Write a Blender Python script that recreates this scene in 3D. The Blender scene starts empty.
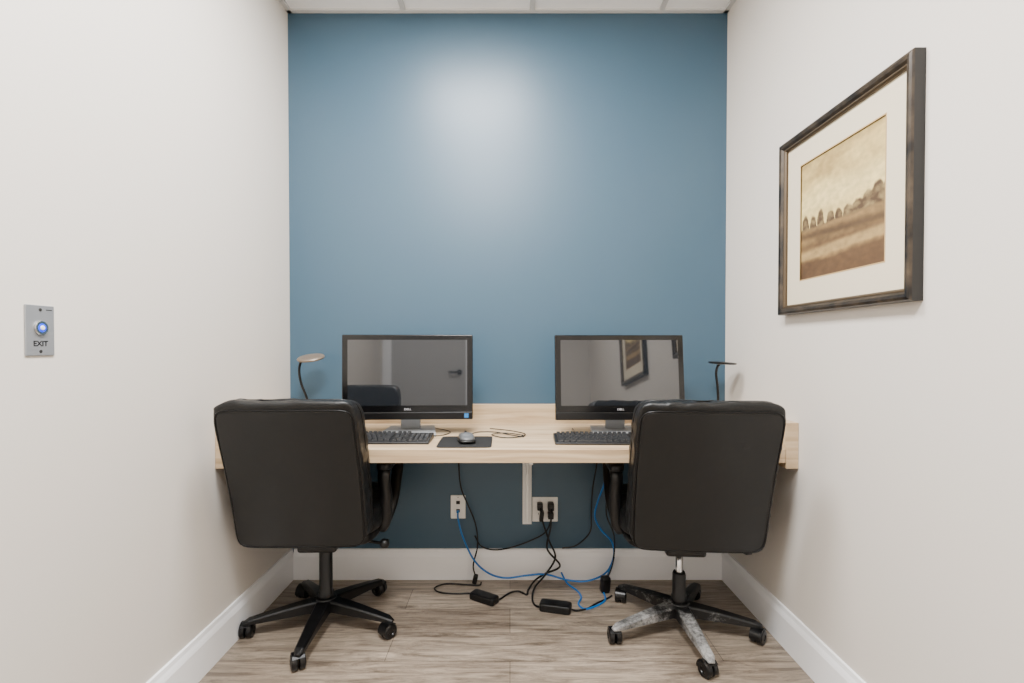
import bpy, bmesh, math, random
from mathutils import Vector, Matrix, noise
random.seed(7)
C = bpy.context.scene.collection

# ------------------------------------------------------------ helpers
def lin(c):
    out=[]
    for v in c:
        v=v/255.0
        out.append(v/12.92 if v<=0.04045 else ((v+0.055)/1.055)**2.4)
    return (out[0],out[1],out[2],1.0)

def mat(name, rgb, rough=0.5, metal=0.0, spec=0.5, bump=None, emit=None, coat=0.0):
    m=bpy.data.materials.new(name); m.use_nodes=True
    nt=m.node_tree; b=nt.nodes['Principled BSDF']
    b.inputs['Base Color'].default_value=lin(rgb)
    b.inputs['Roughness'].default_value=rough
    b.inputs['Metallic'].default_value=metal
    b.inputs['Specular IOR Level'].default_value=spec
    b.inputs['Coat Weight'].default_value=coat
    if emit:
        b.inputs['Emission Color'].default_value=lin(emit[0])
        b.inputs['Emission Strength'].default_value=emit[1]
    tc=nt.nodes.new('ShaderNodeTexCoord')
    if bump:
        n=nt.nodes.new('ShaderNodeTexNoise'); n.inputs['Scale'].default_value=bump[0]
        n.inputs['Detail'].default_value=bump[3] if len(bump)>3 else 4
        nt.links.new(tc.outputs['Object'],n.inputs['Vector'])
        bp=nt.nodes.new('ShaderNodeBump'); bp.inputs['Strength'].default_value=bump[1]
        bp.inputs['Distance'].default_value=bump[2]
        nt.links.new(n.outputs['Fac'],bp.inputs['Height'])
        nt.links.new(bp.outputs['Normal'],b.inputs['Normal'])
    return m

def noise_color(m, c1, c2, scale, lo=0.35, hi=0.65, vec=(1,1,1), detail=6, rough2=None):
    nt=m.node_tree; b=nt.nodes['Principled BSDF']
    tc=nt.nodes.new('ShaderNodeTexCoord'); mp=nt.nodes.new('ShaderNodeMapping')
    mp.inputs['Scale'].default_value=vec
    n=nt.nodes.new('ShaderNodeTexNoise'); n.inputs['Scale'].default_value=scale; n.inputs['Detail'].default_value=detail
    r=nt.nodes.new('ShaderNodeValToRGB')
    r.color_ramp.elements[0].position=lo; r.color_ramp.elements[0].color=lin(c1)
    r.color_ramp.elements[1].position=hi; r.color_ramp.elements[1].color=lin(c2)
    nt.links.new(tc.outputs['Object'],mp.inputs['Vector']); nt.links.new(mp.outputs['Vector'],n.inputs['Vector'])
    nt.links.new(n.outputs['Fac'],r.inputs['Fac']); nt.links.new(r.outputs['Color'],b.inputs['Base Color'])
    return m

def finish(name,bm,material,parent=None,loc=(0,0,0),rot=(0,0,0),smooth=False,label=None,bevel=None):
    bmesh.ops.recalc_face_normals(bm,faces=bm.faces[:])
    me=bpy.data.meshes.new(name); bm.to_mesh(me); bm.free()
    if material: me.materials.append(material)
    if smooth:
        for p in me.polygons: p.use_smooth=True
    o=bpy.data.objects.new(name,me); C.objects.link(o)
    o.location=loc; o.rotation_euler=rot
    if parent: o.parent=parent
    if label: o['label']=label
    if bevel:
        md=o.modifiers.new('bevel','BEVEL'); md.width=bevel; md.segments=3; md.limit_method='ANGLE'
        md.angle_limit=math.radians(40)
    return o

def thing(name,label,category,loc=(0,0,0),rot=(0,0,0),group=None):
    e=bpy.data.objects.new(name,None); e.empty_display_size=0.05; C.objects.link(e)
    e.location=loc; e.rotation_euler=rot
    e['label']=label; e['category']=category
    if group: e['group']=group
    return e

def struct(o,label=None):
    o['kind']='structure'
    if label: o['label']=label
    return o

def bbox(bm,x0,x1,y0,y1,z0,z1):
    vs=[bm.verts.new(p) for p in [(x0,y0,z0),(x1,y0,z0),(x1,y1,z0),(x0,y1,z0),(x0,y0,z1),(x1,y0,z1),(x1,y1,z1),(x0,y1,z1)]]
    for f in [(0,3,2,1),(4,5,6,7),(0,1,5,4),(1,2,6,5),(2,3,7,6),(3,0,4,7)]:
        bm.faces.new([vs[i] for i in f])
    return vs

def box(name,x0,x1,y0,y1,z0,z1,material,parent=None,bevel=None,label=None,loc=(0,0,0),rot=(0,0,0)):
    bm=bmesh.new(); bbox(bm,x0,x1,y0,y1,z0,z1)
    return finish(name,bm,material,parent,loc,rot,False,label,bevel)

def lathe(bm,prof,seg=32,M=None):
    M=M or Matrix()
    rings=[]
    for r,z in prof:
        if r<1e-6: rings.append([bm.verts.new(M@Vector((0,0,z)))])
        else: rings.append([bm.verts.new(M@Vector((r*math.cos(2*math.pi*i/seg),r*math.sin(2*math.pi*i/seg),z))) for i in range(seg)])
    for a,b in zip(rings,rings[1:]):
        if len(a)==1 and len(b)==1: continue
        for i in range(seg):
            j=(i+1)%seg
            if len(a)==1: bm.faces.new((a[0],b[i],b[j]))
            elif len(b)==1: bm.faces.new((a[i],a[j],b[0]))
            else: bm.faces.new((a[i],a[j],b[j],b[i]))
    if len(rings[0])>1: bm.faces.new(rings[0])
    if len(rings[-1])>1: bm.faces.new(rings[-1])

def cat(pts,n=8,closed=False):
    P=[Vector(p) for p in pts]; out=[]
    N=len(P); rng=N if closed else N-1
    for i in range(rng):
        if closed: p0,p1,p2,p3=P[(i-1)%N],P[i],P[(i+1)%N],P[(i+2)%N]
        else:
            p1,p2=P[i],P[i+1]
            p0=P[i-1] if i>0 else p1*2-p2
            p3=P[i+2] if i+2<N else p2*2-p1
        for k in range(n):
            t=k/n
            out.append(0.5*((2*p1)+(p2-p0)*t+(2*p0-5*p1+4*p2-p3)*t*t+(3*p1-p0-3*p2+p3)*t**3))
    if not closed: out.append(P[-1])
    return out

def tube(bm,pts,rx,ry=None,seg=10,closed=False,ref=None):
    ry=ry or rx
    n=len(pts); rings=[]
    up=Vector(ref) if ref else None
    prev=None
    for i,p in enumerate(pts):
        if closed: t=(pts[(i+1)%n]-pts[i-1])
        else: t=pts[min(i+1,n-1)]-pts[max(i-1,0)]
        if t.length<1e-9: t=Vector((0,0,1))
        t.normalize()
        if up is not None:
            a=up-t*up.dot(t)
        elif prev is None:
            a=t.orthogonal()
        else:
            a=prev-t*prev.dot(t)
        if a.length<1e-6: a=t.orthogonal()
        a.normalize(); prev=a; b=t.cross(a)
        r1=rx(i/(n-1)) if callable(rx) else rx
        r2=ry(i/(n-1)) if callable(ry) else ry
        ring=[]
        for k in range(seg):
            th=2*math.pi*(k+0.5)/seg
            ca,sa=math.cos(th),math.sin(th)
            ring.append(bm.verts.new(p+a*ca*r1+b*sa*r2))
        rings.append(ring)
    m=n if closed else n-1
    for i in range(m):
        A=rings[i];B=rings[(i+1)%n]
        for k in range(seg):
            j=(k+1)%seg
            bm.faces.new((A[k],A[j],B[j],B[k]))
    if not closed:
        bm.faces.new(rings[0]); bm.faces.new(rings[-1])

def superbox(bm,sx,sy,sz,p=6,n=10,center=(0,0,0),deform=None):
    b2=bmesh.new(); bmesh.ops.create_cube(b2,size=2)
    bmesh.ops.subdivide_edges(b2,edges=b2.edges[:],cuts=n,use_grid_fill=True)
    for v in b2.verts:
        a,b,c=v.co
        f=lambda t: math.copysign(1-(1-abs(t))**1.35,t)
        a,b,c=f(a),f(b),f(c)
        m=(abs(a)**p+abs(b)**p+abs(c)**p)**(1/p)
        q=Vector((a/m*sx/2+center[0],b/m*sy/2+center[1],c/m*sz/2+center[2]))
        if deform: q=Vector(deform(q))
        v.co=q
    me=bpy.data.meshes.new('tmp'); b2.to_mesh(me); b2.free(); bm.from_mesh(me); bpy.data.meshes.remove(me)

def text(name,body,size,material,parent,loc,rot,extrude=0.0003,label=None,sx=1.0,offset=0.0):
    cu=bpy.data.curves.new(name,'FONT'); cu.body=body; cu.size=size; cu.extrude=extrude; cu.offset=offset
    cu.align_x='CENTER'; cu.align_y='CENTER'
    t=bpy.data.objects.new('tmp_text',cu); C.objects.link(t)
    bpy.context.view_layer.update()
    dg=bpy.context.evaluated_depsgraph_get()
    me=bpy.data.meshes.new_from_object(t.evaluated_get(dg))
    bpy.data.objects.remove(t)
    me.name=name; me.materials.clear(); me.materials.append(material)
    o=bpy.data.objects.new(name,me); C.objects.link(o)
    o.location=loc; o.rotation_euler=rot; o.scale=(sx,1,1); o.parent=parent
    if label: o['label']=label
    return o

def copy_thing(root,loc,rot=None,label=None):
    new=root.copy(); C.objects.link(new); new.location=loc
    if rot is not None: new.rotation_euler=rot
    if label: new['label']=label
    for ch in root.children:
        c=ch.copy(); C.objects.link(c); c.parent=new
        for g in ch.children:
            d=g.copy(); C.objects.link(d); d.parent=c
    return new

# ------------------------------------------------------------ dimensions
XL,XR=-1.065,1.042
YB,YF=2.42,-1.35
H=2.735

# ------------------------------------------------------------ materials
m_wall=mat('wall_paint_warm_white',(213,206,197),0.6,bump=(180,0.06,0.002))
m_blue=mat('wall_paint_blue',(60,86,104),0.39,spec=0.5,bump=(160,0.05,0.002))
m_white=mat('trim_white',(246,246,247),0.4)
m_ceil=mat('ceiling_tile',(244,244,244),0.9,bump=(120,0.3,0.003))
m_grid=mat('ceiling_grid_white',(200,200,199),0.5)
m_leather=mat('black_leather',(10,11,12),0.40,spec=0.4,bump=(30,0.6,0.007,5))
m_leather2=mat('black_leather_panel',(10,11,12),0.41,spec=0.4,bump=(10,0.26,0.008,6))
m_piping=mat('black_piping',(3,3,4),0.35,spec=0.3)
m_plastic=mat('black_plastic',(10,10,11),0.38,spec=0.4)
m_plastic_s=mat('black_plastic_satin',(8,8,9),0.3,spec=0.4)
m_rubber=mat('black_cable_rubber',(7,7,8),0.45,spec=0.4)
m_bluecable=mat('blue_cable',(5,105,180),0.4)
m_chrome=mat('chrome',(205,205,205),0.15,1.0)
m_silver=mat('silver_plastic',(165,167,169),0.35,0.2)
m_steel=mat('brushed_steel',(150,152,155),0.42,0.5)
m_outlet=mat('outlet_ivory',(244,242,236),0.4)
m_slot=mat('slot_dark',(30,28,26),0.6)
m_bracket=mat('white_steel',(245,245,242),0.45)
m_screen=mat('dark_screen_glass',(26,29,33),0.035,spec=1.0,coat=0.8)
m_gloss=mat('gloss_black_bezel',(5,5,6),0.2)
m_logo=mat('logo_white',(190,190,192),0.4)
m_diff=mat('lamp_diffuser_white',(215,215,212),0.4)
m_sticker=mat('sticker_blue',(40,110,170),0.4)
m_text=mat('text_black',(18,18,20),0.5)
m_led=mat('led_blue',(0,50,220),0.3,emit=((0,60,255),1.2))
m_frame=mat('frame_dark_bronze',(30,26,22),0.34,0.25,bump=(70,0.2,0.002))
noise_color(m_frame,(22,18,15),(76,64,50),22,0.36,0.72,(1,1,1),5)
m_fbronze=mat('frame_bronze_lip',(78,64,46),0.4,0.4)
m_fside=mat('frame_black',(12,11,10),0.4)
m_matb=mat('mat_cream',(214,201,176),0.85)
m_lamp=mat('lamp_dark',(24,22,21),0.35,0.4)
m_lamphead=mat('lamp_head_grey',(120,106,92),0.4,0.3)
m_door=mat('door_grey',(180,178,175),0.5)
m_mouse=mat('mouse_grey',(80,82,84),0.35)
m_pad=mat('mousepad_black',(10,10,11),0.8,bump=(300,0.2,0.001))
m_key=mat('key_black',(30,31,33),0.45)
m_case=mat('keyboard_case_black',(14,14,15),0.4)
m_worn=mat('worn_base_metal',(40,40,40),0.5,0.0,bump=(80,0.2,0.002))
nt=m_worn.node_tree; b=nt.nodes['Principled BSDF']; L=nt.links.new
tc=nt.nodes.new('ShaderNodeTexCoord')
na=nt.nodes.new('ShaderNodeTexNoise'); na.inputs['Scale'].default_value=14; na.inputs['Detail'].default_value=3
nb=nt.nodes.new('ShaderNodeTexNoise'); nb.inputs['Scale'].default_value=90; nb.inputs['Detail'].default_value=8; nb.inputs['Roughness'].default_value=0.75
L(tc.outputs['Object'],na.inputs['Vector']); L(tc.outputs['Object'],nb.inputs['Vector'])
mu=nt.nodes.new('ShaderNodeMath'); mu.operation='MULTIPLY'; L(na.outputs['Fac'],mu.inputs[0]); L(nb.outputs['Fac'],mu.inputs[1])
sp=nt.nodes.new('ShaderNodeSeparateXYZ'); L(tc.outputs['Object'],sp.inputs[0])
ad=nt.nodes.new('ShaderNodeMath'); ad.operation='MULTIPLY_ADD'; L(sp.outputs['X'],ad.inputs[0]); ad.inputs[1].default_value=0.7; L(sp.outputs['Y'],ad.inputs[2])
m2=nt.nodes.new('ShaderNodeMath'); m2.operation='MULTIPLY_ADD'; m2.use_clamp=False; L(ad.outputs[0],m2.inputs[0]); m2.inputs[1].default_value=-0.55; L(mu.outputs[0],m2.inputs[2])
rr=nt.nodes.new('ShaderNodeValToRGB'); rr.color_ramp.elements[0].position=0.26; rr.color_ramp.elements[0].color=lin((11,11,12))
rr.color_ramp.elements[1].position=0.47; rr.color_ramp.elements[1].color=lin((160,159,157))
L(m2.outputs[0],rr.inputs['Fac']); L(rr.outputs['Color'],b.inputs['Base Color'])

def wood(name,c1,c2,c3):
    m=bpy.data.materials.new(name); m.use_nodes=True; nt=m.node_tree; b=nt.nodes['Principled BSDF']
    b.inputs['Roughness'].default_value=0.45
    tc=nt.nodes.new('ShaderNodeTexCoord'); mp=nt.nodes.new('ShaderNodeMapping'); mp.inputs['Scale'].default_value=(1.6,26,26)
    n=nt.nodes.new('ShaderNodeTexNoise'); n.inputs['Scale'].default_value=1.6; n.inputs['Detail'].default_value=8; n.inputs['Distortion'].default_value=0.6
    r=nt.nodes.new('ShaderNodeValToRGB'); e=r.color_ramp.elements
    e[0].position=0.3; e[0].color=lin(c1); e[1].position=0.7; e[1].color=lin(c3)
    x=e.new(0.5); x.color=lin(c2)
    L=nt.links.new
    L(tc.outputs['Object'],mp.inputs['Vector']); L(mp.outputs['Vector'],n.inputs['Vector']); L(n.outputs['Fac'],r.inputs['Fac']); L(r.outputs['Color'],b.inputs['Base Color'])
    return m
m_oak=wood('light_oak_laminate',(160,133,102),(187,162,129),(203,181,149))
m_oak_edge=wood('light_oak_edge',(168,142,109),(191,166,133),(206,185,154))

m_floor=bpy.data.materials.new('vinyl_plank_floor'); m_floor.use_nodes=True
nt=m_floor.node_tree; b=nt.nodes['Principled BSDF']; L=nt.links.new
b.inputs['Roughness'].default_value=0.36
tc=nt.nodes.new('ShaderNodeTexCoord')
br=nt.nodes.new('ShaderNodeTexBrick'); br.inputs['Scale'].default_value=1.0
br.inputs['Brick Width'].default_value=1.22; br.inputs['Row Height'].default_value=0.178
br.inputs['Mortar Size'].default_value=0.0012; br.inputs['Mortar Smooth'].default_value=0.3
br.offset=0.37
br.inputs['Color1'].default_value=lin((158,146,131)); br.inputs['Color2'].default_value=lin((137,124,110)); br.inputs['Mortar'].default_value=lin((76,66,57))
L(tc.outputs['Object'],br.inputs['Vector'])
mp=nt.nodes.new('ShaderNodeMapping'); mp.inputs['Scale'].default_value=(2.6,24,1); L(tc.outputs['Object'],mp.inputs['Vector'])
n1=nt.nodes.new('ShaderNodeTexNoise'); n1.inputs['Scale'].default_value=1.6; n1.inputs['Detail'].default_value=12; n1.inputs['Roughness'].default_value=0.78; n1.inputs['Distortion'].default_value=0.9
L(mp.outputs['Vector'],n1.inputs['Vector'])
r1=nt.nodes.new('ShaderNodeValToRGB'); e=r1.color_ramp.elements
e[0].position=0.37; e[0].color=(0.30,0.27,0.25,1); e[1].position=0.62; e[1].color=(1.26,1.24,1.21,1)
L(n1.outputs['Fac'],r1.inputs['Fac'])
mx=nt.nodes.new('ShaderNodeMixRGB'); mx.blend_type='MULTIPLY'; mx.inputs['Fac'].default_value=0.9
L(br.outputs['Color'],mx.inputs['Color1']); L(r1.outputs['Color'],mx.inputs['Color2'])
L(mx.outputs['Color'],b.inputs['Base Color'])
bp=nt.nodes.new('ShaderNodeBump'); bp.inputs['Strength'].default_value=0.15; bp.inputs['Distance'].default_value=0.002
L(n1.outputs['Fac'],bp.inputs['Height']); L(bp.outputs['Normal'],b.inputs['Normal'])

# ------------------------------------------------------------ room shell
T=0.12
struct(box('wall_left',XL-T,XL,YF-T,YB+T,0,H,m_wall),'smooth warm white painted side wall')
struct(box('wall_right',XR,XR+T,YF-T,YB+T,0,H,m_wall),'smooth warm white painted side wall')
struct(box('wall_back',XL,XR,YB,YB+T,0,H,m_blue),'slate blue painted accent wall')
DX0,DX1,DH=-0.965,-0.11,2.05
bm=bmesh.new()
bbox(bm,XL,DX0,YF-T,YF,0,H); bbox(bm,DX1,XR,YF-T,YF,0,H); bbox(bm,DX0,DX1,YF-T,YF,DH,H)
struct(finish('wall_front',bm,m_wall),'warm white wall with a doorway')
struct(box('floor',XL-T,XR+T,YF-T,YB+T,-0.08,0,m_floor),'greige wood-look vinyl plank floor')
struct(box('ceiling',XL-T,XR+T,YF-T,YB+T,H,H+0.08,m_ceil),'white acoustic tile drop ceiling')
bm=bmesh.new()
tb=0.012
for x in (-0.508,0.106,0.720): bbox(bm,x-tb,x+tb,YF,YB,H-0.008,H+0.002)
for y in (1.81,1.20,0.59,-0.02,-0.63,-1.24): bbox(bm,XL,XR,y-tb,y+tb,H-0.0075,H+0.002)
bbox(bm,XL,XL+0.022,YF,YB,H-0.009,H+0.002); bbox(bm,XR-0.022,XR,YF,YB,H-0.009,H+0.002)
bbox(bm,XL,XR,YB-0.022,YB,H-0.009,H+0.002); bbox(bm,XL,XR,YF,YF+0.022,H-0.009,H+0.002)
struct(finish('trim_1',bm,m_grid),'white metal ceiling grid')

def baseboard(name,p0,p1,inward):
    prof=[(0,0),(0.016,0),(0.016,0.112),(0.013,0.122),(0.009,0.132),(0.007,0.146),(0,0.148)]
    bm=bmesh.new(); p0=Vector(p0);p1=Vector(p1);iw=Vector(inward)
    A=[bm.verts.new(p0+iw*t+Vector((0,0,z))) for t,z in prof]
    B=[bm.verts.new(p1+iw*t+Vector((0,0,z))) for t,z in prof]
    n=len(prof)
    for i in range(n): bm.faces.new((A[i],A[(i+1)%n],B[(i+1)%n],B[i]))
    bm.faces.new(A); bm.faces.new(B)
    return struct(finish(name,bm,m_white),'tall white moulded baseboard')
baseboard('baseboard_left',(XL,YF,0),(XL,YB,0),(1,0,0))
baseboard('baseboard_right',(XR,YF,0),(XR,YB,0),(-1,0,0))
baseboard('baseboard_back',(XL+0.016,YB,0),(XR-0.016,YB,0),(0,-1,0))

d=struct(box('door_1',DX0+0.02,DX1-0.02,YF-0.09,YF-0.045,0.01,DH-0.02,m_door,bevel=0.003),'grey painted interior door with lever handle')
hx=DX1-0.09
bm=bmesh.new()
lathe(bm,[(0,0),(0.030,0),(0.030,0.008),(0.01,0.012),(0.01,0.05),(0,0.05)],20,Matrix.Translation((hx,YF-0.045,1.0))@Matrix.Rotation(-math.pi/2,4,'X'))
tube(bm,cat([(hx,YF+0.0,1.0),(hx-0.05,YF+0.002,1.0),(hx-0.12,YF-0.002,1.0)]),0.011)
finish('handle',bm,m_lamp,parent=d,smooth=True,label='dark metal lever handle')
bm=bmesh.new()
for x0,x1,z0,z1 in ((DX0-0.07,DX0,0,DH+0.07),(DX1,DX1+0.07,0,DH+0.07),(DX0,DX1,DH,DH+0.07)):
    bbox(bm,x0,x1,YF,YF+0.015,z0,z1)
bbox(bm,DX0,DX0+0.02,YF-T,YF,0,DH); bbox(bm,DX1-0.02,DX1,YF-T,YF,0,DH); bbox(bm,DX0+0.02,DX1-0.02,YF-T,YF,DH-0.02,DH)
struct(finish('trim_2',bm,m_white),'white door casing')

# ------------------------------------------------------------ ceiling lights
m_lens=mat('light_lens',(250,250,248),0.5,emit=((255,252,248),1.2))
def troffer(y0,y1,power):
    x0,x1=-0.496,0.094
    cx,cy=(x0+x1)/2,(y0+y1)/2
    t=thing('ceiling_light','recessed flat white ceiling light panel in the tile grid','ceiling light',(cx,cy,H-0.001),group='ceiling light panels')
    w,l=(x1-x0)/2,(y1-y0)/2-0.012
    bm=bmesh.new()
    for a in ((-w,w,-l,-l+0.02),(-w,w,l-0.02,l),(-w,-w+0.02,-l+0.02,l-0.02),(w-0.02,w,-l+0.02,l-0.02)):
        bbox(bm,a[0],a[1],a[2],a[3],-0.012,0)
    finish('light_frame',bm,m_grid,parent=t)
    box('diffuser',-w+0.02,w-0.02,-l+0.02,l-0.02,-0.006,0,m_lens,parent=t)
    ld=bpy.data.lights.new('panel_lamp','AREA'); ld.shape='RECTANGLE'; ld.size=2*w-0.05; ld.size_y=2*l-0.05
    ld.energy=power; ld.color=(0.995,0.992,0.99)
    lo=bpy.data.objects.new('panel_lamp',ld); C.objects.link(lo); lo.parent=t; lo.location=(0,0,-0.014)
troffer(1.20,1.81,73)
troffer(-0.02,0.59,112)  # unseen second panel, added to even out the room lighting

w=bpy.data.worlds.new('world'); bpy.context.scene.world=w; w.use_nodes=True
w.node_tree.nodes['Background'].inputs['Color'].default_value=(0.8,0.85,0.9,1)
w.node_tree.nodes['Background'].inputs['Strength'].default_value=0.3

# ------------------------------------------------------------ desk
DF=1.80; DT=0.76
desk=thing('desk','wall-to-wall light oak laminate counter desk with backsplash','desk',(0,0,0))
box('desktop',XL+0.042,XR-0.046,DF,YB-0.022,DT-0.05,DT,m_oak,parent=desk,bevel=0.002)
box('backsplash',XL+0.042,XR-0.046,YB-0.020,YB-0.001,DT-0.05,0.853,m_oak,parent=desk,bevel=0.0015)
box('side_panel',XL+0.001,XL+0.040,DF-0.002,YB-0.001,0.69,0.856,m_oak_edge,parent=desk,bevel=0.0015)
box('side_panel',XR-0.045,XR-0.001,DF-0.002,YB-0.001,0.69,0.856,m_oak_edge,parent=desk,bevel=0.0015)

bk=thing('shelf_bracket','white steel L bracket holding up the desk','bracket',(0.083,0,0))
bm=bmesh.new()
bbox(bm,-0.022,0.022,YB-0.007,YB-0.001,0.268,0.708)
bbox(bm,-0.006,0.006,YB-0.045,YB-0.007,0.285,0.66)
finish('wall_plate',bm,m_bracket,parent=bk,bevel=0.0015)
bm=bmesh.new()
bbox(bm,-0.020,0.020,YB-0.50,YB-0.008,0.703,0.709)
bbox(bm,-0.006,0.006,YB-0.49,YB-0.008,0.672,0.703)
finish('arm',bm,m_bracket,parent=bk,bevel=0.001)
bm=bmesh.new()
vs=[(-0.003,YB-0.045,0.52),(-0.003,YB-0.20,0.672),(-0.003,YB-0.045,0.672)]
A=[bm.verts.new(v) for v in vs]; B=[bm.verts.new((0.003,v[1],v[2])) for v in vs]
bm.faces.new(A); bm.faces.new(B)
for i in range(3): bm.faces.new((A[i],A[(i+1)%3],B[(i+1)%3],B[i]))
finish('gusset',bm,m_bracket,parent=bk)

# ------------------------------------------------------------ chairs
def chair(loc,yaw,base_mat,sleeve_top,piston_mat,label,turn,seed=0):
    ch=thing('office_chair',label,'chair',loc,(0,0,yaw),group='office chairs at the desk')
    zb,zt=0.420,0.955
    def D(q):
        t=(q.z-zb)/(zt-zb)
        y=q.y-0.200-0.155*t+0.030*(abs(q.x)/0.235)**2.5*(1 if q.y>-0.02 else 0.3)
        y+=0.010*math.cos((t-0.35)*math.pi*1.4)-0.008
        wf=1.0+0.006*math.sin(max(0,min(1,t))*math.pi)+0.004*(t-0.6)
        return Vector((q.x*wf,y,q.z))
    def Dc(q):
        v=D(q)
        t=(q.z-zb)/(zt-zb)
        nn=noise.noise(Vector((q.x*9+seed,q.y*9,q.z*26)))*0.009
        side=min(1,abs(q.x)/0.22)**4
        v.x+=math.copysign(nn*side,q.x)
        v.y+=noise.noise(Vector((q.x*12+3+seed,4,q.z*14)))*0.003
        if t>0.94 and q.y<0: v.y-=0.003*math.sin((t-0.94)/0.06*math.pi)
        v.z+=noise.noise(Vector((q.x*22,7+seed,q.y*12)))*0.007*max(0,t-0.8)*5
        return v
    bm=bmesh.new(); superbox(bm,0.466,0.095,zt-zb,10,26,(0,0,(zb+zt)/2),Dc)
    back=finish('backrest',bm,m_leather,parent=ch,smooth=True)
    def Dp(q):
        v=D(q)
        v.y+=noise.noise(Vector((q.x*7+seed,1.5,q.z*5)))*0.005
        return v
    bm=bmesh.new(); superbox(bm,0.442,0.014,0.498,15,20,(0,-0.0445,0.672),Dp)
    finish('back_panel',bm,m_leather2,parent=back,smooth=True)
    bm=bmesh.new()
    for (w_,h_,cz,yy,p,r_) in ((0.448,0.504,0.672,-0.0475,14,0.0036),(0.467,0.534,0.6875,0.0,10,0.003)):
        pts=[]
        for i in range(160):
            th=2*math.pi*i/160; c,s=math.cos(th),math.sin(th)
            m=(abs(c)**p+abs(s)**p)**(1/p)
            pts.append(D(Vector((c/m*w_/2,yy,cz+s/m*h_/2))))
        tube(bm,pts,r_,seg=6,closed=True)
    finish('piping',bm,m_piping,parent=back,smooth=True)
    def S(q):
        y=(q.y+0.21)/0.48
        z=q.z-0.02*max(0,y-0.7)/0.3
        z+=noise.noise(Vector((q.x*8,q.y*8,1)))*0.004
        return Vector((q.x,q.y,z))
    bm=bmesh.new(); superbox(bm,0.505,0.50,0.13,4.5,14,(0,0.04,0.475),S)
    seat=finish('seat',bm,m_leather,parent=ch,smooth=True)
    bm=bmesh.new(); superbox(bm,0.46,0.45,0.05,6,6,(0,0.04,0.407))
    finish('seat_pan',bm,m_plastic,parent=seat,smooth=True)
    bm=bmesh.new(); bbox(bm,-0.075,0.075,-0.11,0.12,0.335,0.390)
    mech=finish('tilt_mechanism',bm,m_plastic,parent=ch,bevel=0.012)
    bm=bmesh.new()
    tube(bm,cat([(0.06,-0.02,0.355),(0.16,-0.03,0.352),(0.235,-0.04,0.346)]),0.006,seg=8)
    lathe(bm,[(0,0),(0.014,0.002),(0.019,0.012),(0.017,0.032),(0,0.038)],14,Matrix.Translation((0.228,-0.04,0.345))@Matrix.Rotation(math.pi/2,4,'Y'))
    finish('lever',bm,m_plastic,parent=mech,smooth=True)
    bm=bmesh.new()
    tube(bm,cat([(0,-0.08,0.372),(0,-0.14,0.380),(0,-0.185,0.40),(0,-0.20,0.46)]),0.035,0.008,seg=4,ref=(1,0,0))
    finish('back_bar',bm,m_plastic,parent=ch)
    for s in (-1,1):
        bm=bmesh.new()
        x=s*0.264
        path=cat([(s*0.235,-0.05,0.41),(s*0.255,-0.07,0.45),(x,-0.095,0.55),(x,-0.125,0.63),(x,-0.10,0.660),(x,0.02,0.664),(x,0.12,0.656),(x,0.145,0.625),(x,0.11,0.57),(s*0.262,0.05,0.50),(s*0.25,0.02,0.45),(s*0.235,0.0,0.41)],6)
        tube(bm,path,0.024,0.018,seg=12,ref=(1,0,0))
        arm=finish('armrest',bm,m_plastic,parent=ch,smooth=True)
        bm=bmesh.new(); superbox(bm,0.066,0.30,0.040,4,10,(x,0.0,0.682),lambda q:Vector((q.x,q.y,q.z-0.3*(q.y)**2)))
        finish('arm_pad',bm,m_leather,parent=arm,smooth=True)
    bm=bmesh.new(); lathe(bm,[(0.0135,0.10),(0.0135,0.345)],20)
    g=finish('gas_lift',bm,piston_mat,parent=ch,smooth=False)
    for p in g.data.polygons: p.use_smooth=len(p.vertices)==4
    bm=bmesh.new(); lathe(bm,[(0.030,0.09),(0.030,0.14),(0.026,0.145),(0.026,sleeve_top-0.01),(0.022,sleeve_top)],24)
    sl=finish('sleeve',bm,m_plastic,parent=g)
    for p in sl.data.polygons: p.use_smooth=len(p.vertices)==4
    bm=bmesh.new()
    lathe(bm,[(0.038,0.058),(0.047,0.066),(0.047,0.100),(0.038,0.116),(0.030,0.118)],30)
    R=0.292
    for k in range(5):
        a=math.radians(turn+72*k)
        M=Matrix.Rotation(a,4,'Z')
        secs=[]
        for t in (0,0.15,0.4,0.7,0.92,1.0):
            r=0.03+(R-0.03+0.012)*t
            wd=0.029-0.012*t; zt_=0.112-0.040*t**1.3; zb_=0.068-0.011*t
            if t==1.0: wd*=0.6; zt_-=0.006
            c=0.006
            secs.append([bm.verts.new(M@Vector((r,y,z))) for y,z in ((-wd,zb_),(wd,zb_),(wd,zt_-c),(wd-c,zt_),(-wd+c,zt_),(-wd,zt_-c))])
        for A,B in zip(secs,secs[1:]):
            for i in range(6): bm.faces.new((A[i],A[(i+1)%6],B[(i+1)%6],B[i]))
        bm.faces.new(secs[0]); bm.faces.new(secs[-1])
    base=finish('base',bm,base_mat,parent=ch,bevel=0.002)
    bm=bmesh.new()
    for s in (-1,1):
        lathe(bm,[(0,0.002*s),(0.024,0.002*s),(0.0285,0.005*s),(0.0285,0.020*s),(0.024,0.024*s),(0.012,0.025*s),(0.010,0.022*s),(0,0.022*s)],24,Matrix.Translation((0,0.012,0.0285))@Matrix.Rotation(math.pi/2,4,'Y'))
    n=14; ro=0.0325; ri=0.0295
    secs=[]
    for i in range(n+1):
        th=math.radians(-10+150*i/n)
        c,s_=math.cos(th),math.sin(th)
        secs.append([bm.verts.new((x,0.012+c*r,0.0285+s_*r)) for x,r in ((-0.021,ri),(0.021,ri),(0.021,ro),(-0.021,ro))])
    for A,B in zip(secs,secs[1:]):
        for i in range(4): bm.faces.new((A[i],A[(i+1)%4],B[(i+1)%4],B[i]))
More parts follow.
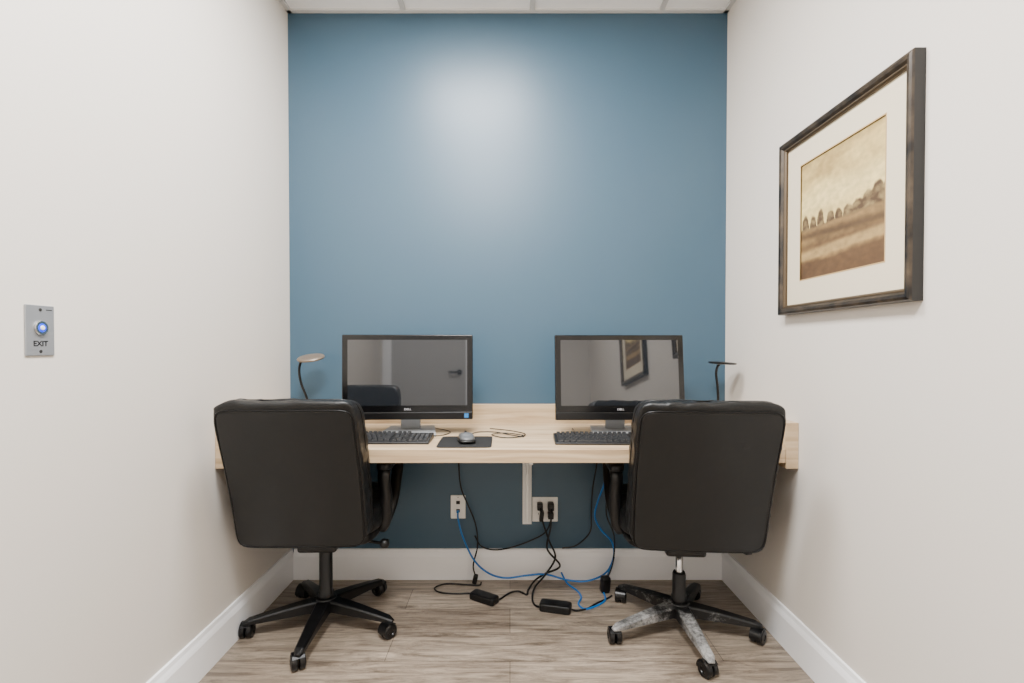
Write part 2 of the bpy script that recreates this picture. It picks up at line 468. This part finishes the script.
    bm.faces.new(secs[0]); bm.faces.new(secs[-1])
    lathe(bm,[(0.009,0.045),(0.009,0.064)],12)
    c0=finish('caster',bm,m_plastic_s,parent=base,smooth=False)
    for p in c0.data.polygons: p.use_smooth=True
    md=c0.modifiers.new('es','EDGE_SPLIT'); md.split_angle=math.radians(35)
    for k in range(5):
        o=c0 if k==0 else c0.copy()
        if k: C.objects.link(o); o.parent=base
        a=math.radians(turn+72*k)
        o.location=(R*math.cos(a),R*math.sin(a),0)
        o.rotation_euler=(0,0,[0.5,2.4,1.2,2.9,0.1][k])
    return ch

chair((-0.748,2.018,0),math.radians(1.6),m_plastic,0.335,m_plastic,'black leather office chair with black plastic star base',272-1.6,0)
chair((0.674,1.98,0),math.radians(-4.4),m_worn,0.235,m_chrome,'black leather office chair with scuffed grey base and chrome piston',272+4.4,5)

# ------------------------------------------------------------ computers
def computer():
    t=thing('desktop_computer','black all-in-one computer with dark reflective screen on silver stand','computer',(0,0,0),group='computers on the desk')
    W_,Hh=0.546,0.358; zc=0.242
    bm=bmesh.new()
    bbox(bm,-W_/2,W_/2,0,0.018,-Hh/2,Hh/2)
    body=finish('monitor',bm,m_gloss,parent=t,loc=(0,0,zc),rot=(math.radians(-1.3),0,0),bevel=0.004)
    bm=bmesh.new(); superbox(bm,W_*0.86,0.05,Hh*0.8,5,8,(0,0.028,-0.01))
    finish('rear_cover',bm,m_plastic,parent=body,smooth=True)
    box('screen',-W_/2+0.024,W_/2-0.024,-0.0012,0.002,-Hh/2+0.060,Hh/2-0.022,m_screen,parent=body)
    bm=bmesh.new()
    bbox(bm,-W_/2+0.002,W_/2-0.002,-0.006,0.004,-Hh/2+0.001,-Hh/2+0.032)
    finish('chin',bm,m_plastic_s,parent=body,bevel=0.003)
    text('logo','DELL',0.011,m_logo,body,(0,-0.0014,-Hh/2+0.044),(math.pi/2,0,0),0.0003,sx=1.2,label='small white maker name')
    box('sticker',W_/2-0.036,W_/2-0.018,-0.0068,-0.0055,-Hh/2+0.008,-Hh/2+0.026,m_sticker,parent=body,label='small blue sticker')
    bm=bmesh.new()
    pts=[Vector((0,0.045,zc-0.06)),Vector((0,0.070,zc-0.12)),Vector((0,0.085,zc-0.19)),Vector((0,0.09,0.012))]
    tube(bm,cat(pts,6),0.060,0.010,seg=4,ref=(1,0,0))
    st=finish('stand',bm,m_silver,parent=t,bevel=0.003)
    bm=bmesh.new()
    o=[(-0.125,-0.055),(0.125,-0.055),(0.10,0.15),(-0.10,0.15)]
    A=[bm.verts.new((x,y,0.0)) for x,y in o]
    z=[0.006,0.006,0.016,0.016]
    B=[bm.verts.new((x*0.98,y,zz)) for (x,y),zz in zip(o,z)]
    bm.faces.new(A); bm.faces.new(B)
    for i in range(4): bm.faces.new((A[i],A[(i+1)%4],B[(i+1)%4],B[i]))
    finish('stand_base',bm,m_silver,parent=st,bevel=0.002)
    return t
c1=computer(); c1.location=(-0.430,2.10,DT); c1.rotation_euler=(0,0,math.radians(3.0))
c2=copy_thing(c1,(0.462,2.10,DT),(0,0,math.radians(1.2)))
for o in c2.children:
    if o.name.startswith('monitor'): o.rotation_euler=(math.radians(-6.3),0,0)

# ------------------------------------------------------------ keyboards
def keyboard():
    t=thing('keyboard','black full-size wired computer keyboard','keyboard',group='keyboards on the desk')
    W_,D_=0.44,0.135
    bm=bmesh.new()
    pr=[(-D_/2,0.0),(D_/2,0.0),(D_/2,0.022),(D_/2-0.012,0.024),(-D_/2+0.01,0.011),(-D_/2,0.008)]
    A=[bm.verts.new((-W_/2,y,z)) for y,z in pr]; B=[bm.verts.new((W_/2,y,z)) for y,z in pr]
    bm.faces.new(A); bm.faces.new(B)
    for i in range(6): bm.faces.new((A[i],A[(i+1)%6],B[(i+1)%6],B[i]))
    finish('keyboard_case',bm,m_case,parent=t,bevel=0.003)
    bm=bmesh.new()
    def zt(y): return 0.011+(y+D_/2-0.01)/(D_-0.022)*0.013
    def key(x0,x1,y0,y1):
        g=0.0014; h=0.007; ins=0.0022
        x0+=g;x1-=g;y0+=g;y1-=g
        v=[(x0,y0,zt(y0)-0.002),(x1,y0,zt(y0)-0.002),(x1,y1,zt(y1)-0.002),(x0,y1,zt(y1)-0.002)]
        u=[(x0+ins,y0+ins,zt(y0)+h),(x1-ins,y0+ins,zt(y0)+h),(x1-ins,y1-ins,zt(y1)+h),(x0+ins,y1-ins,zt(y1)+h)]
        V=[bm.verts.new(p) for p in v]; U=[bm.verts.new(p) for p in u]
        bm.faces.new(V); bm.faces.new(U)
        for i in range(4): bm.faces.new((V[i],V[(i+1)%4],U[(i+1)%4],U[i]))
    k=0.0187; x0=-W_/2+0.010; yb=-D_/2+0.008
    rows=[[1.25,1.25,1.25,6.25,1.25,1.25,1.25,1.25],[2.25]+[1]*10+[2.75],[1.75]+[1]*11+[2.25],[1.5]+[1]*12+[1.5],[1]*13+[2],[1]*15]
    for r,row in enumerate(rows):
        y=yb+r*k+(0.004 if r==5 else 0); x=x0
        for wk in row: key(x,x+wk*k,y,y+k); x+=wk*k
        xa=x0+15.35*k
        for c in range(3):
            if r==2 or (r==1 and c!=1): continue
            key(xa+c*k,xa+(c+1)*k,y,y+k)
        xn=x0+18.65*k
        if r<5:
            for c in range(4): key(xn+c*k,xn+(c+1)*k,y,y+k)
    ks=finish('keys',bm,m_key,parent=t); ks['kind']='stuff'
    return t
k1=keyboard(); k1.location=(-0.528,1.955,DT)
k2=copy_thing(k1,(0.392,1.940,DT),(0,0,math.radians(-1.5)))
bm=bmesh.new(); tube(bm,cat([(-0.15,0.066,0.014),(-0.16,0.09,0.006),(-0.15,0.13,0.003),(-0.12,0.20,0.003),(-0.12,0.30,0.003)]),0.0018,seg=6)
finish('cord',bm,m_rubber,parent=k2,smooth=True)
bm=bmesh.new(); tube(bm,cat([(0.19,0.066,0.014),(0.21,0.085,0.006),(0.25,0.12,0.003),(0.27,0.20,0.003),(0.19,0.30,0.003)]),0.0018,seg=6)
finish('cord',bm,m_rubber,parent=k1,smooth=True)

# ------------------------------------------------------------ mousepad and mouse
mp_=thing('mousepad','thin black cloth mousepad on the desk','mousepad',(-0.172,1.935,DT),(0,0,math.radians(1)))
bm=bmesh.new(); superbox(bm,0.205,0.225,0.003,14,6,(0,0,0.0015)); finish('pad',bm,m_pad,parent=mp_)
mo=thing('computer_mouse','grey and black wired computer mouse on the mousepad','mouse',(-0.168,1.925,DT+0.003),(0,0,math.radians(12)))
def MD(q):
    z=q.z
    if z>0.016: z=0.016+(z-0.016)*(1-6*(q.y/0.11)**2*0.35)
    return Vector((q.x*(1-0.08*math.cos(q.y*40)),q.y,max(0,z)))
bm=bmesh.new(); superbox(bm,0.062,0.11,0.036,2.7,10,(0,0,0.018),MD); finish('mouse_shell',bm,m_mouse,parent=mo,smooth=True)
bm=bmesh.new(); superbox(bm,0.066,0.112,0.014,4,8,(0,0,0.009)); finish('mouse_body',bm,m_plastic,parent=mo,smooth=True)
bm=bmesh.new(); lathe(bm,[(0,-0.004),(0.009,-0.004),(0.011,0),(0.009,0.004),(0,0.004)],16,Matrix.Translation((0,0.034,0.027))@Matrix.Rotation(math.pi/2,4,'Y')); finish('scroll_wheel',bm,m_plastic_s,parent=mo)
bm=bmesh.new(); tube(bm,cat([(0.0,0.055,0.010),(0.005,0.08,0.004),(0.03,0.15,0.0015),(0.08,0.20,0.0015),(0.15,0.18,0.0015),(0.20,0.10,0.0015),(0.235,0.06,0.0015),(0.24,0.08,0.003),(0.18,0.14,0.004),(0.12,0.12,0.003),(0.15,0.06,0.001),(0.215,0.05,0.0015),(0.26,0.11,0.002),(0.22,0.20,0.002),(0.14,0.28,0.002)],8),0.0022,seg=6)
finish('cord',bm,m_rubber,parent=mo,smooth=True)

# ------------------------------------------------------------ desk lamps
def lamp(loc,yaw,label,headmat,neck,head,tilt,thin=1.0):
    t=thing('desk_lamp',label,'lamp',loc,(0,0,yaw),group='small lamps on the desk')
    bm=bmesh.new(); lathe(bm,[(0,0),(0.055,0),(0.058,0.004),(0.056,0.012),(0.02,0.017),(0.008,0.03),(0,0.03)],32)
    finish('lamp_base',bm,m_lamp,parent=t,smooth=True)
    bm=bmesh.new(); tube(bm,cat(neck,10),0.0055,seg=10); finish('gooseneck',bm,m_lamp,parent=t,smooth=True)
    bm=bmesh.new(); lathe(bm,[(r,z*thin) for r,z in [(0,-0.006),(0.050,-0.006),(0.058,-0.004),(0.060,0.002),(0.056,0.007),(0.02,0.010),(0,0.011)]],36)
    h=finish('lamp_shade',bm,headmat,parent=t,loc=head,rot=tilt,smooth=True)
    md=h.modifiers.new('es','EDGE_SPLIT'); md.split_angle=math.radians(40)
    bm=bmesh.new(); lathe(bm,[(0,-0.0075*thin),(0.042,-0.0075*thin),(0.042,-0.0055*thin),(0,-0.0055*thin)],32)
    finish('diffuser',bm,m_diff,parent=h)
    return t
lamp((-0.910,2.27,DT),0,'small gooseneck desk lamp with round grey head',m_lamphead,
     [(0,0,0.02),(0.0,0,0.06),(-0.012,0,0.13),(-0.038,0.0,0.20),(-0.048,0,0.26),(-0.038,0,0.303),(-0.012,0,0.315)],(0.006,0,0.318),(math.radians(14),math.radians(-3),0))
lamp((0.930,2.24,DT),0,'small gooseneck desk lamp with flat dark head',m_lamp,
     [(0,0,0.02),(0.0,0,0.08),(0.004,0,0.14),(0.0,0.0,0.20),(-0.006,0,0.25),(0.0,0,0.280),(0.010,0,0.292)],(0.022,0,0.296),(math.radians(1),math.radians(3),0),0.65)

# ------------------------------------------------------------ framed pictures
PY0,PY1,PZ0,PZ1=1.262,1.888,1.248,1.880
def art_color(u,v):
    def mixc(a,b,t):
        t=max(0,min(1,t)); return [a[i]*(1-t)+b[i]*t for i in range(3)]
    def sm(a,b,x):
        t=max(0,min(1,(x-a)/(b-a))); return t*t*(3-2*t)
    n=noise.fractal(Vector((u*3,v*5,2)),1,2,5); n2=noise.fractal(Vector((u*14,v*22,9)),1,2,4)
    c=mixc((210,184,120),(166,140,88),(v-0.6)/0.4+0.8*n)
    c=mixc(c,(220,198,138),math.exp(-((v-0.64)/0.12)**2)*0.75)
    hor=0.42
    up=u+0.010*noise.noise(Vector((u*30,v*30,8)))
    crown=-0.02
    # separate small trees at one side, larger merged clump at the other
    for cx_,w_,h_ in ((0.06,0.05,0.10),(0.17,0.045,0.08),(0.27,0.045,0.11),(0.40,0.05,0.07),(0.50,0.045,0.06),(0.61,0.06,0.055),(0.72,0.07,0.07),(0.82,0.07,0.10),(0.92,0.08,0.14),(1.01,0.07,0.12)):
        dd=(up-cx_)/w_
        if abs(dd)<1: crown=max(crown,h_*(1-dd*dd)**0.6)
    th=hor+0.02+crown+0.012*noise.noise(Vector((u*26,v*26,0)))
    tr=1-sm(th-0.012,th+0.016,v)
    c=mixc(c,(74,56,38),tr*(0.80+0.5*n2))
    g=1-sm(hor-0.015,hor+0.015,v)
    if g>0:
        c2=mixc((112,88,56),(150,120,74),0.5+0.8*n+0.2*n2)
        c2=mixc(c2,(72,54,36),0.75*math.exp(-((v-0.37+0.05*u)/0.035)**2))
        c2=mixc(c2,(84,62,40),0.6*math.exp(-((v-0.27)/0.025)**2))
        c2=mixc(c2,(178,150,98),0.6*sm(0.14,0.17,v-0.04*u)*(1-sm(0.21,0.25,v-0.04*u)))
        c2=mixc(c2,(78,56,37),0.8*(1-sm(0.11,0.16,v-0.05*u+0.02*n)))
        c=mixc(c,c2,g)
    k=1+0.10*n2
    return [max(0,min(255,x*k)) for x in c]
m_art=bpy.data.materials.new('painted_landscape'); m_art.use_nodes=True
nt=m_art.node_tree; at=nt.nodes.new('ShaderNodeVertexColor'); at.layer_name='Col'
nt.links.new(at.outputs['Color'],nt.nodes['Principled BSDF'].inputs['Base Color'])
nt.nodes['Principled BSDF'].inputs['Roughness'].default_value=0.5
def picture():
    W_,Hh=PY1-PY0,PZ1-PZ0
    t=thing('framed_picture','dark bronze framed landscape print with wide cream mat','framed picture',(XR-0.001,(PY0+PY1)/2,(PZ0+PZ1)/2),group='framed prints on the wall')
    prof=[(0.0,0.0),(0.0,0.028),(0.003,0.033),(0.010,0.035),(0.018,0.033),(0.025,0.026),(0.029,0.026),(0.034,0.021),(0.034,0.010),(0.034,0.0)]
    bm=bmesh.new(); rings=[]
    for sy,sz in ((-1,-1),(1,-1),(1,1),(-1,1)):
        rings.append([bm.verts.new((-h,sy*(W_/2-d_),sz*(Hh/2-d_))) for d_,h in prof])
    for i in range(4):
        A=rings[i];B=rings[(i+1)%4]
        for k in range(len(prof)-1):
            fc=bm.faces.new((A[k],A[k+1],B[k+1],B[k]))
            fc.material_index=1 if k==0 else (2 if k in (5,6,7) else 0)
    f=finish('frame',bm,m_frame,parent=t)
    f.data.materials.append(m_fside); f.data.materials.append(m_fbronze)
    ay,az0,az1=0.199,-0.198,0.202
    bm=bmesh.new()
    yo,zo=W_/2-0.032,Hh/2-0.032
    cy=0.000
    for a in ((-yo,yo,-zo,az0),(-yo,yo,az1,zo),(-yo,cy-ay,az0,az1),(cy+ay,yo,az0,az1)):
        bbox(bm,-0.014,-0.010,a[0],a[1],a[2],a[3])
    finish('mat_board',bm,m_matb,parent=t)
    N=190
    bm=bmesh.new(); cl=bm.loops.layers.float_color.new('Col')
    cols=[[lin(art_color(1-i/N,j/N)) for i in range(N+1)] for j in range(N+1)]
    g=[[bm.verts.new((-0.0105,cy-ay+2*ay*i/N,az0+(az1-az0)*j/N)) for i in range(N+1)] for j in range(N+1)]
    for j in range(N):
        for i in range(N):
            fc=bm.faces.new((g[j][i],g[j+1][i],g[j+1][i+1],g[j][i+1]))
            for lp,(ii,jj) in zip(fc.loops,((i,j),(i,j+1),(i+1,j+1),(i+1,j))):
                lp[cl]=cols[jj][ii]
    me=bpy.data.meshes.new('artwork'); bm.to_mesh(me); bm.free(); me.materials.append(m_art)
    o=bpy.data.objects.new('artwork',me); C.objects.link(o); o.parent=t
    o['label']='sepia landscape print with a row of trees'
    bm=bmesh.new()
    for a in ((-ay-0.004,ay+0.004,az0-0.004,az0),(-ay-0.004,ay+0.004,az1,az1+0.004),(-ay-0.004,-ay,az0,az1),(ay,ay+0.004,az0,az1)):
        bbox(bm,-0.0145,-0.0105,cy+a[0],cy+a[1],a[2],a[3])
    finish('mat_bevel',bm,mat('mat_bevel_gold',(180,150,105),0.6),parent=t)
    return t
pc=picture()
copy_thing(pc,(XR-0.001,0.39,(PZ0+PZ1)/2))

# ------------------------------------------------------------ exit button
ex=thing('exit_button','brushed steel exit push button plate with blue ring light','door release button',(XL,1.131,1.168))
bm=bmesh.new(); bbox(bm,0,0.0035,-0.035,0.035,-0.057,0.057); finish('face_plate',bm,m_steel,parent=ex,bevel=0.0015)
RY=Matrix.Rotation(math.pi/2,4,'Y')
bm=bmesh.new(); lathe(bm,[(0.0098,0.003),(0.0098,0.008),(0.0150,0.008),(0.0162,0.006),(0.0162,0.003)],36,Matrix.Translation((0,0,0.006))@RY); finish('button_ring',bm,m_chrome,parent=ex)
bm=bmesh.new(); lathe(bm,[(0,0.003),(0.0098,0.003),(0.0098,0.0075),(0.0085,0.0082),(0,0.0082)],32,Matrix.Translation((0,0,0.006))@RY); finish('light_ring',bm,m_led,parent=ex,label='glowing blue light ring')
bm=bmesh.new(); lathe(bm,[(0,0.008),(0.0052,0.008),(0.0052,0.0095),(0.004,0.0105),(0,0.0105)],32,Matrix.Translation((0,0,0.006))@RY); finish('push_button',bm,m_outlet,parent=ex)
for z in (0.047,-0.047):
    bm=bmesh.new(); lathe(bm,[(0.0035,0.003),(0.0035,0.0045),(0.002,0.005),(0,0.005)],14,Matrix.Translation((0,0,z))@RY); finish('screw',bm,m_slot,parent=ex)
text('lettering','EXIT',0.0165,m_text,ex,(0.0038,0,-0.030),(math.pi/2,0,math.pi/2),0.0002,label='black printed EXIT lettering',offset=0.0004,sx=1.05)
bm=bmesh.new(); bbox(bm,0.0034,0.0038,0.014,0.029,0.046,0.048); finish('printed_line',bm,m_text,parent=ex)

# ------------------------------------------------------------ wall outlets
o1=thing('data_outlet','ivory wall plate with data jacks under the desk','wall outlet',(-0.252,YB,0.352))
bm=bmesh.new(); bbox(bm,-0.036,0.036,-0.006,0,-0.057,0.057); finish('face_plate',bm,m_outlet,parent=o1,bevel=0.003)
for z in (0.022,-0.018):
    box('jack',-0.009,0.009,-0.0075,-0.005,z-0.008,z+0.008,m_slot,parent=o1)
for z in (0.047,-0.047):
    bm=bmesh.new(); lathe(bm,[(0.003,0.005),(0.003,0.0072),(0,0.0075)],12,Matrix.Translation((0,0,z))@Matrix.Rotation(math.pi/2,4,'X')); finish('screw',bm,m_chrome,parent=o1)
o2=thing('power_outlet','ivory double-gang power outlet with black plugs inserted','wall outlet',(0.170,YB,0.340))
bm=bmesh.new(); bbox(bm,-0.062,0.062,-0.006,0,-0.060,0.060); finish('face_plate',bm,m_outlet,parent=o2,bevel=0.003)
for x in (-0.026,0.026):
    for z in (0.02,-0.02):
        bm=bmesh.new(); superbox(bm,0.032,0.004,0.03,4,4,(x,-0.0065,z)); r=finish('receptacle',bm,m_outlet,parent=o2,smooth=True)
        for dx in (-0.006,0.006): box('slot',x+dx-0.0012,x+dx+0.0012,-0.0092,-0.0082,z-0.004,z+0.005,m_slot,parent=r)

# ------------------------------------------------------------ cables
def cable(name,label,cat_,pts,r,material,extra=None,n=10):
    t=thing(name,label,cat_)
    bm=bmesh.new(); tube(bm,cat(pts,n),r,seg=8); finish('sheath',bm,material,parent=t,smooth=True)
    if extra:
        for nm,sz,lc,rt,mt in extra:
            bm=bmesh.new(); superbox(bm,sz[0],sz[1],sz[2],7,5)
            finish(nm,bm,mt,parent=t,loc=lc,rot=rt,smooth=True)
    return t
rf=0.0038
cable('network_cable','blue network cable looping from the data jack','cable',
 [(-0.252,2.405,0.334),(-0.248,2.385,0.30),(-0.225,2.375,0.22),(-0.17,2.36,0.115),(-0.10,2.355,0.055),(-0.02,2.34,0.040),(0.08,2.34,0.052),(0.17,2.35,0.052),(0.27,2.34,0.030),(0.36,2.33,0.03),(0.45,2.345,0.06),(0.492,2.36,0.13),(0.485,2.37,0.20),(0.435,2.375,0.255),(0.405,2.375,0.32),(0.42,2.37,0.40),(0.447,2.365,0.48),(0.452,2.36,0.58),(0.45,2.36,0.705)],
 0.0045,m_bluecable,[('connector',(0.013,0.02,0.009),(-0.252,2.402,0.334),(0,0,0),m_bluecable)])
cable('network_cable','second blue network cable lying on the floor','cable',
 [(0.245,2.375,0.05),(0.27,2.34,0.015),(0.31,2.29,rf),(0.32,2.23,rf),(0.30,2.17,rf),(0.33,2.13,rf),(0.42,2.20,rf),(0.43,2.30,0.012),(0.47,2.37,0.05),(0.50,2.385,0.12)],0.0042,m_bluecable)
cable('power_cable','black cable hanging from the desk to the floor','cable',
 [(-0.245,2.375,0.705),(-0.245,2.38,0.58),(-0.235,2.38,0.46),(-0.20,2.38,0.37),(-0.165,2.38,0.28),(-0.155,2.375,0.18),(-0.175,2.37,0.09),(-0.165,2.35,0.045)],0.0038,m_rubber,
 [('coupler',(0.022,0.018,0.05),(-0.165,2.35,0.030),(0.3,0.2,0),m_plastic)])
cable('power_cable','black power cable with plug in the wall outlet','cable',
 [(0.144,2.39,0.365),(0.146,2.365,0.350),(0.155,2.355,0.30),(0.185,2.36,0.21),(0.215,2.36,0.13),(0.17,2.34,0.06),(0.115,2.29,0.02),(0.10,2.22,rf),(0.11,2.16,rf),(0.145,2.125,0.012)],0.0046,m_rubber,
 [('plug',(0.028,0.040,0.034),(0.144,2.392,0.362),(0,0,0),m_plastic),('plug',(0.02,0.03,0.05),(0.150,2.365,0.325),(0.1,0.1,0),m_plastic)])
cable('power_cable','black power cable with plug in the wall outlet','cable',
 [(0.196,2.39,0.365),(0.196,2.36,0.34),(0.190,2.345,0.27),(0.175,2.335,0.18),(0.235,2.335,0.10),(0.17,2.365,0.05),(0.12,2.34,0.03),(0.085,2.29,0.010),(0.075,2.255,rf),(0.04,2.285,rf),(0.0,2.27,rf),(-0.04,2.22,rf),(-0.055,2.195,0.012)],0.0046,m_rubber,
 [('plug',(0.030,0.044,0.038),(0.196,2.392,0.362),(0,0,0),m_plastic)])
cable('power_cable','black power cable with plug in the wall outlet','cable',
 [(0.196,2.40,0.320),(0.196,2.385,0.300),(0.17,2.385,0.24),(0.10,2.385,0.20),(0.0,2.385,0.165),(-0.08,2.385,0.155),(-0.14,2.395,0.17),(-0.17,2.395,0.22)],0.0034,m_rubber,
 [('plug',(0.028,0.036,0.032),(0.196,2.395,0.318),(0,0,0),m_plastic)])
cable('monitor_cable','black cable hanging below the desk','cable',
 [(0.425,2.37,0.705),(0.415,2.375,0.58),(0.395,2.38,0.45),(0.39,2.39,0.33),(0.385,2.39,0.24),(0.32,2.38,0.18),(0.25,2.38,0.165)],0.0034,m_rubber)
cable('monitor_cable','black cable hanging below the desk','cable',
 [(0.47,2.34,0.705),(0.475,2.35,0.58),(0.46,2.345,0.46),(0.455,2.345,0.34),(0.49,2.34,0.24),(0.485,2.32,0.15),(0.465,2.30,0.09),(0.44,2.285,0.055)],0.0036,m_rubber,
 [('coupler',(0.042,0.035,0.075),(0.437,2.28,0.039),(0.1,0.05,0.2),m_plastic)])

pa=thing('power_adapter','black laptop-style power brick on the floor','power adapter',(-0.115,2.205,0.0),(0,0,math.radians(-32)),group='power bricks on the floor')
bm=bmesh.new(); superbox(bm,0.13,0.055,0.032,9,8,(0,0,0.016)); finish('adapter_body',bm,m_plastic,parent=pa,smooth=True)
bm=bmesh.new(); tube(bm,cat([(-0.062,0,0.014),(-0.09,0.01,0.006),(-0.14,-0.02,rf),(-0.21,-0.05,rf),(-0.26,-0.03,rf),(-0.24,0.03,rf),(-0.16,0.07,rf),(-0.10,0.10,rf),(-0.10,0.12,0.01)],8),0.0038,seg=8); finish('cord',bm,m_rubber,parent=pa,smooth=True)
pb=thing('power_adapter','black laptop-style power brick on the floor','power adapter',(0.195,2.125,0.0),(0,0,math.radians(-14)),group='power bricks on the floor')
bm=bmesh.new(); superbox(bm,0.135,0.06,0.034,9,8,(0,0,0.017)); finish('adapter_body',bm,m_plastic,parent=pb,smooth=True)
bm=bmesh.new(); tube(bm,cat([(0.064,0,0.014),(0.09,0.01,0.006),(0.13,0.04,rf),(0.17,0.10,rf),(0.21,0.15,rf),(0.23,0.17,0.01)],8),0.0038,seg=8); finish('cord',bm,m_rubber,parent=pb,smooth=True)

# ------------------------------------------------------------ camera
cd=bpy.data.cameras.new('camera'); cam=bpy.data.objects.new('camera',cd); C.objects.link(cam)
cd.sensor_width=36; cd.lens=36*500/1024; cd.clip_start=0.02
pitch=math.radians(0.9)
cam.location=(0,0,1.133); cam.rotation_euler=(math.pi/2-pitch,0,0)
cd.shift_x=2/1024; cd.shift_y=(4.5+500*math.tan(pitch))/1024
bpy.context.scene.camera=cam
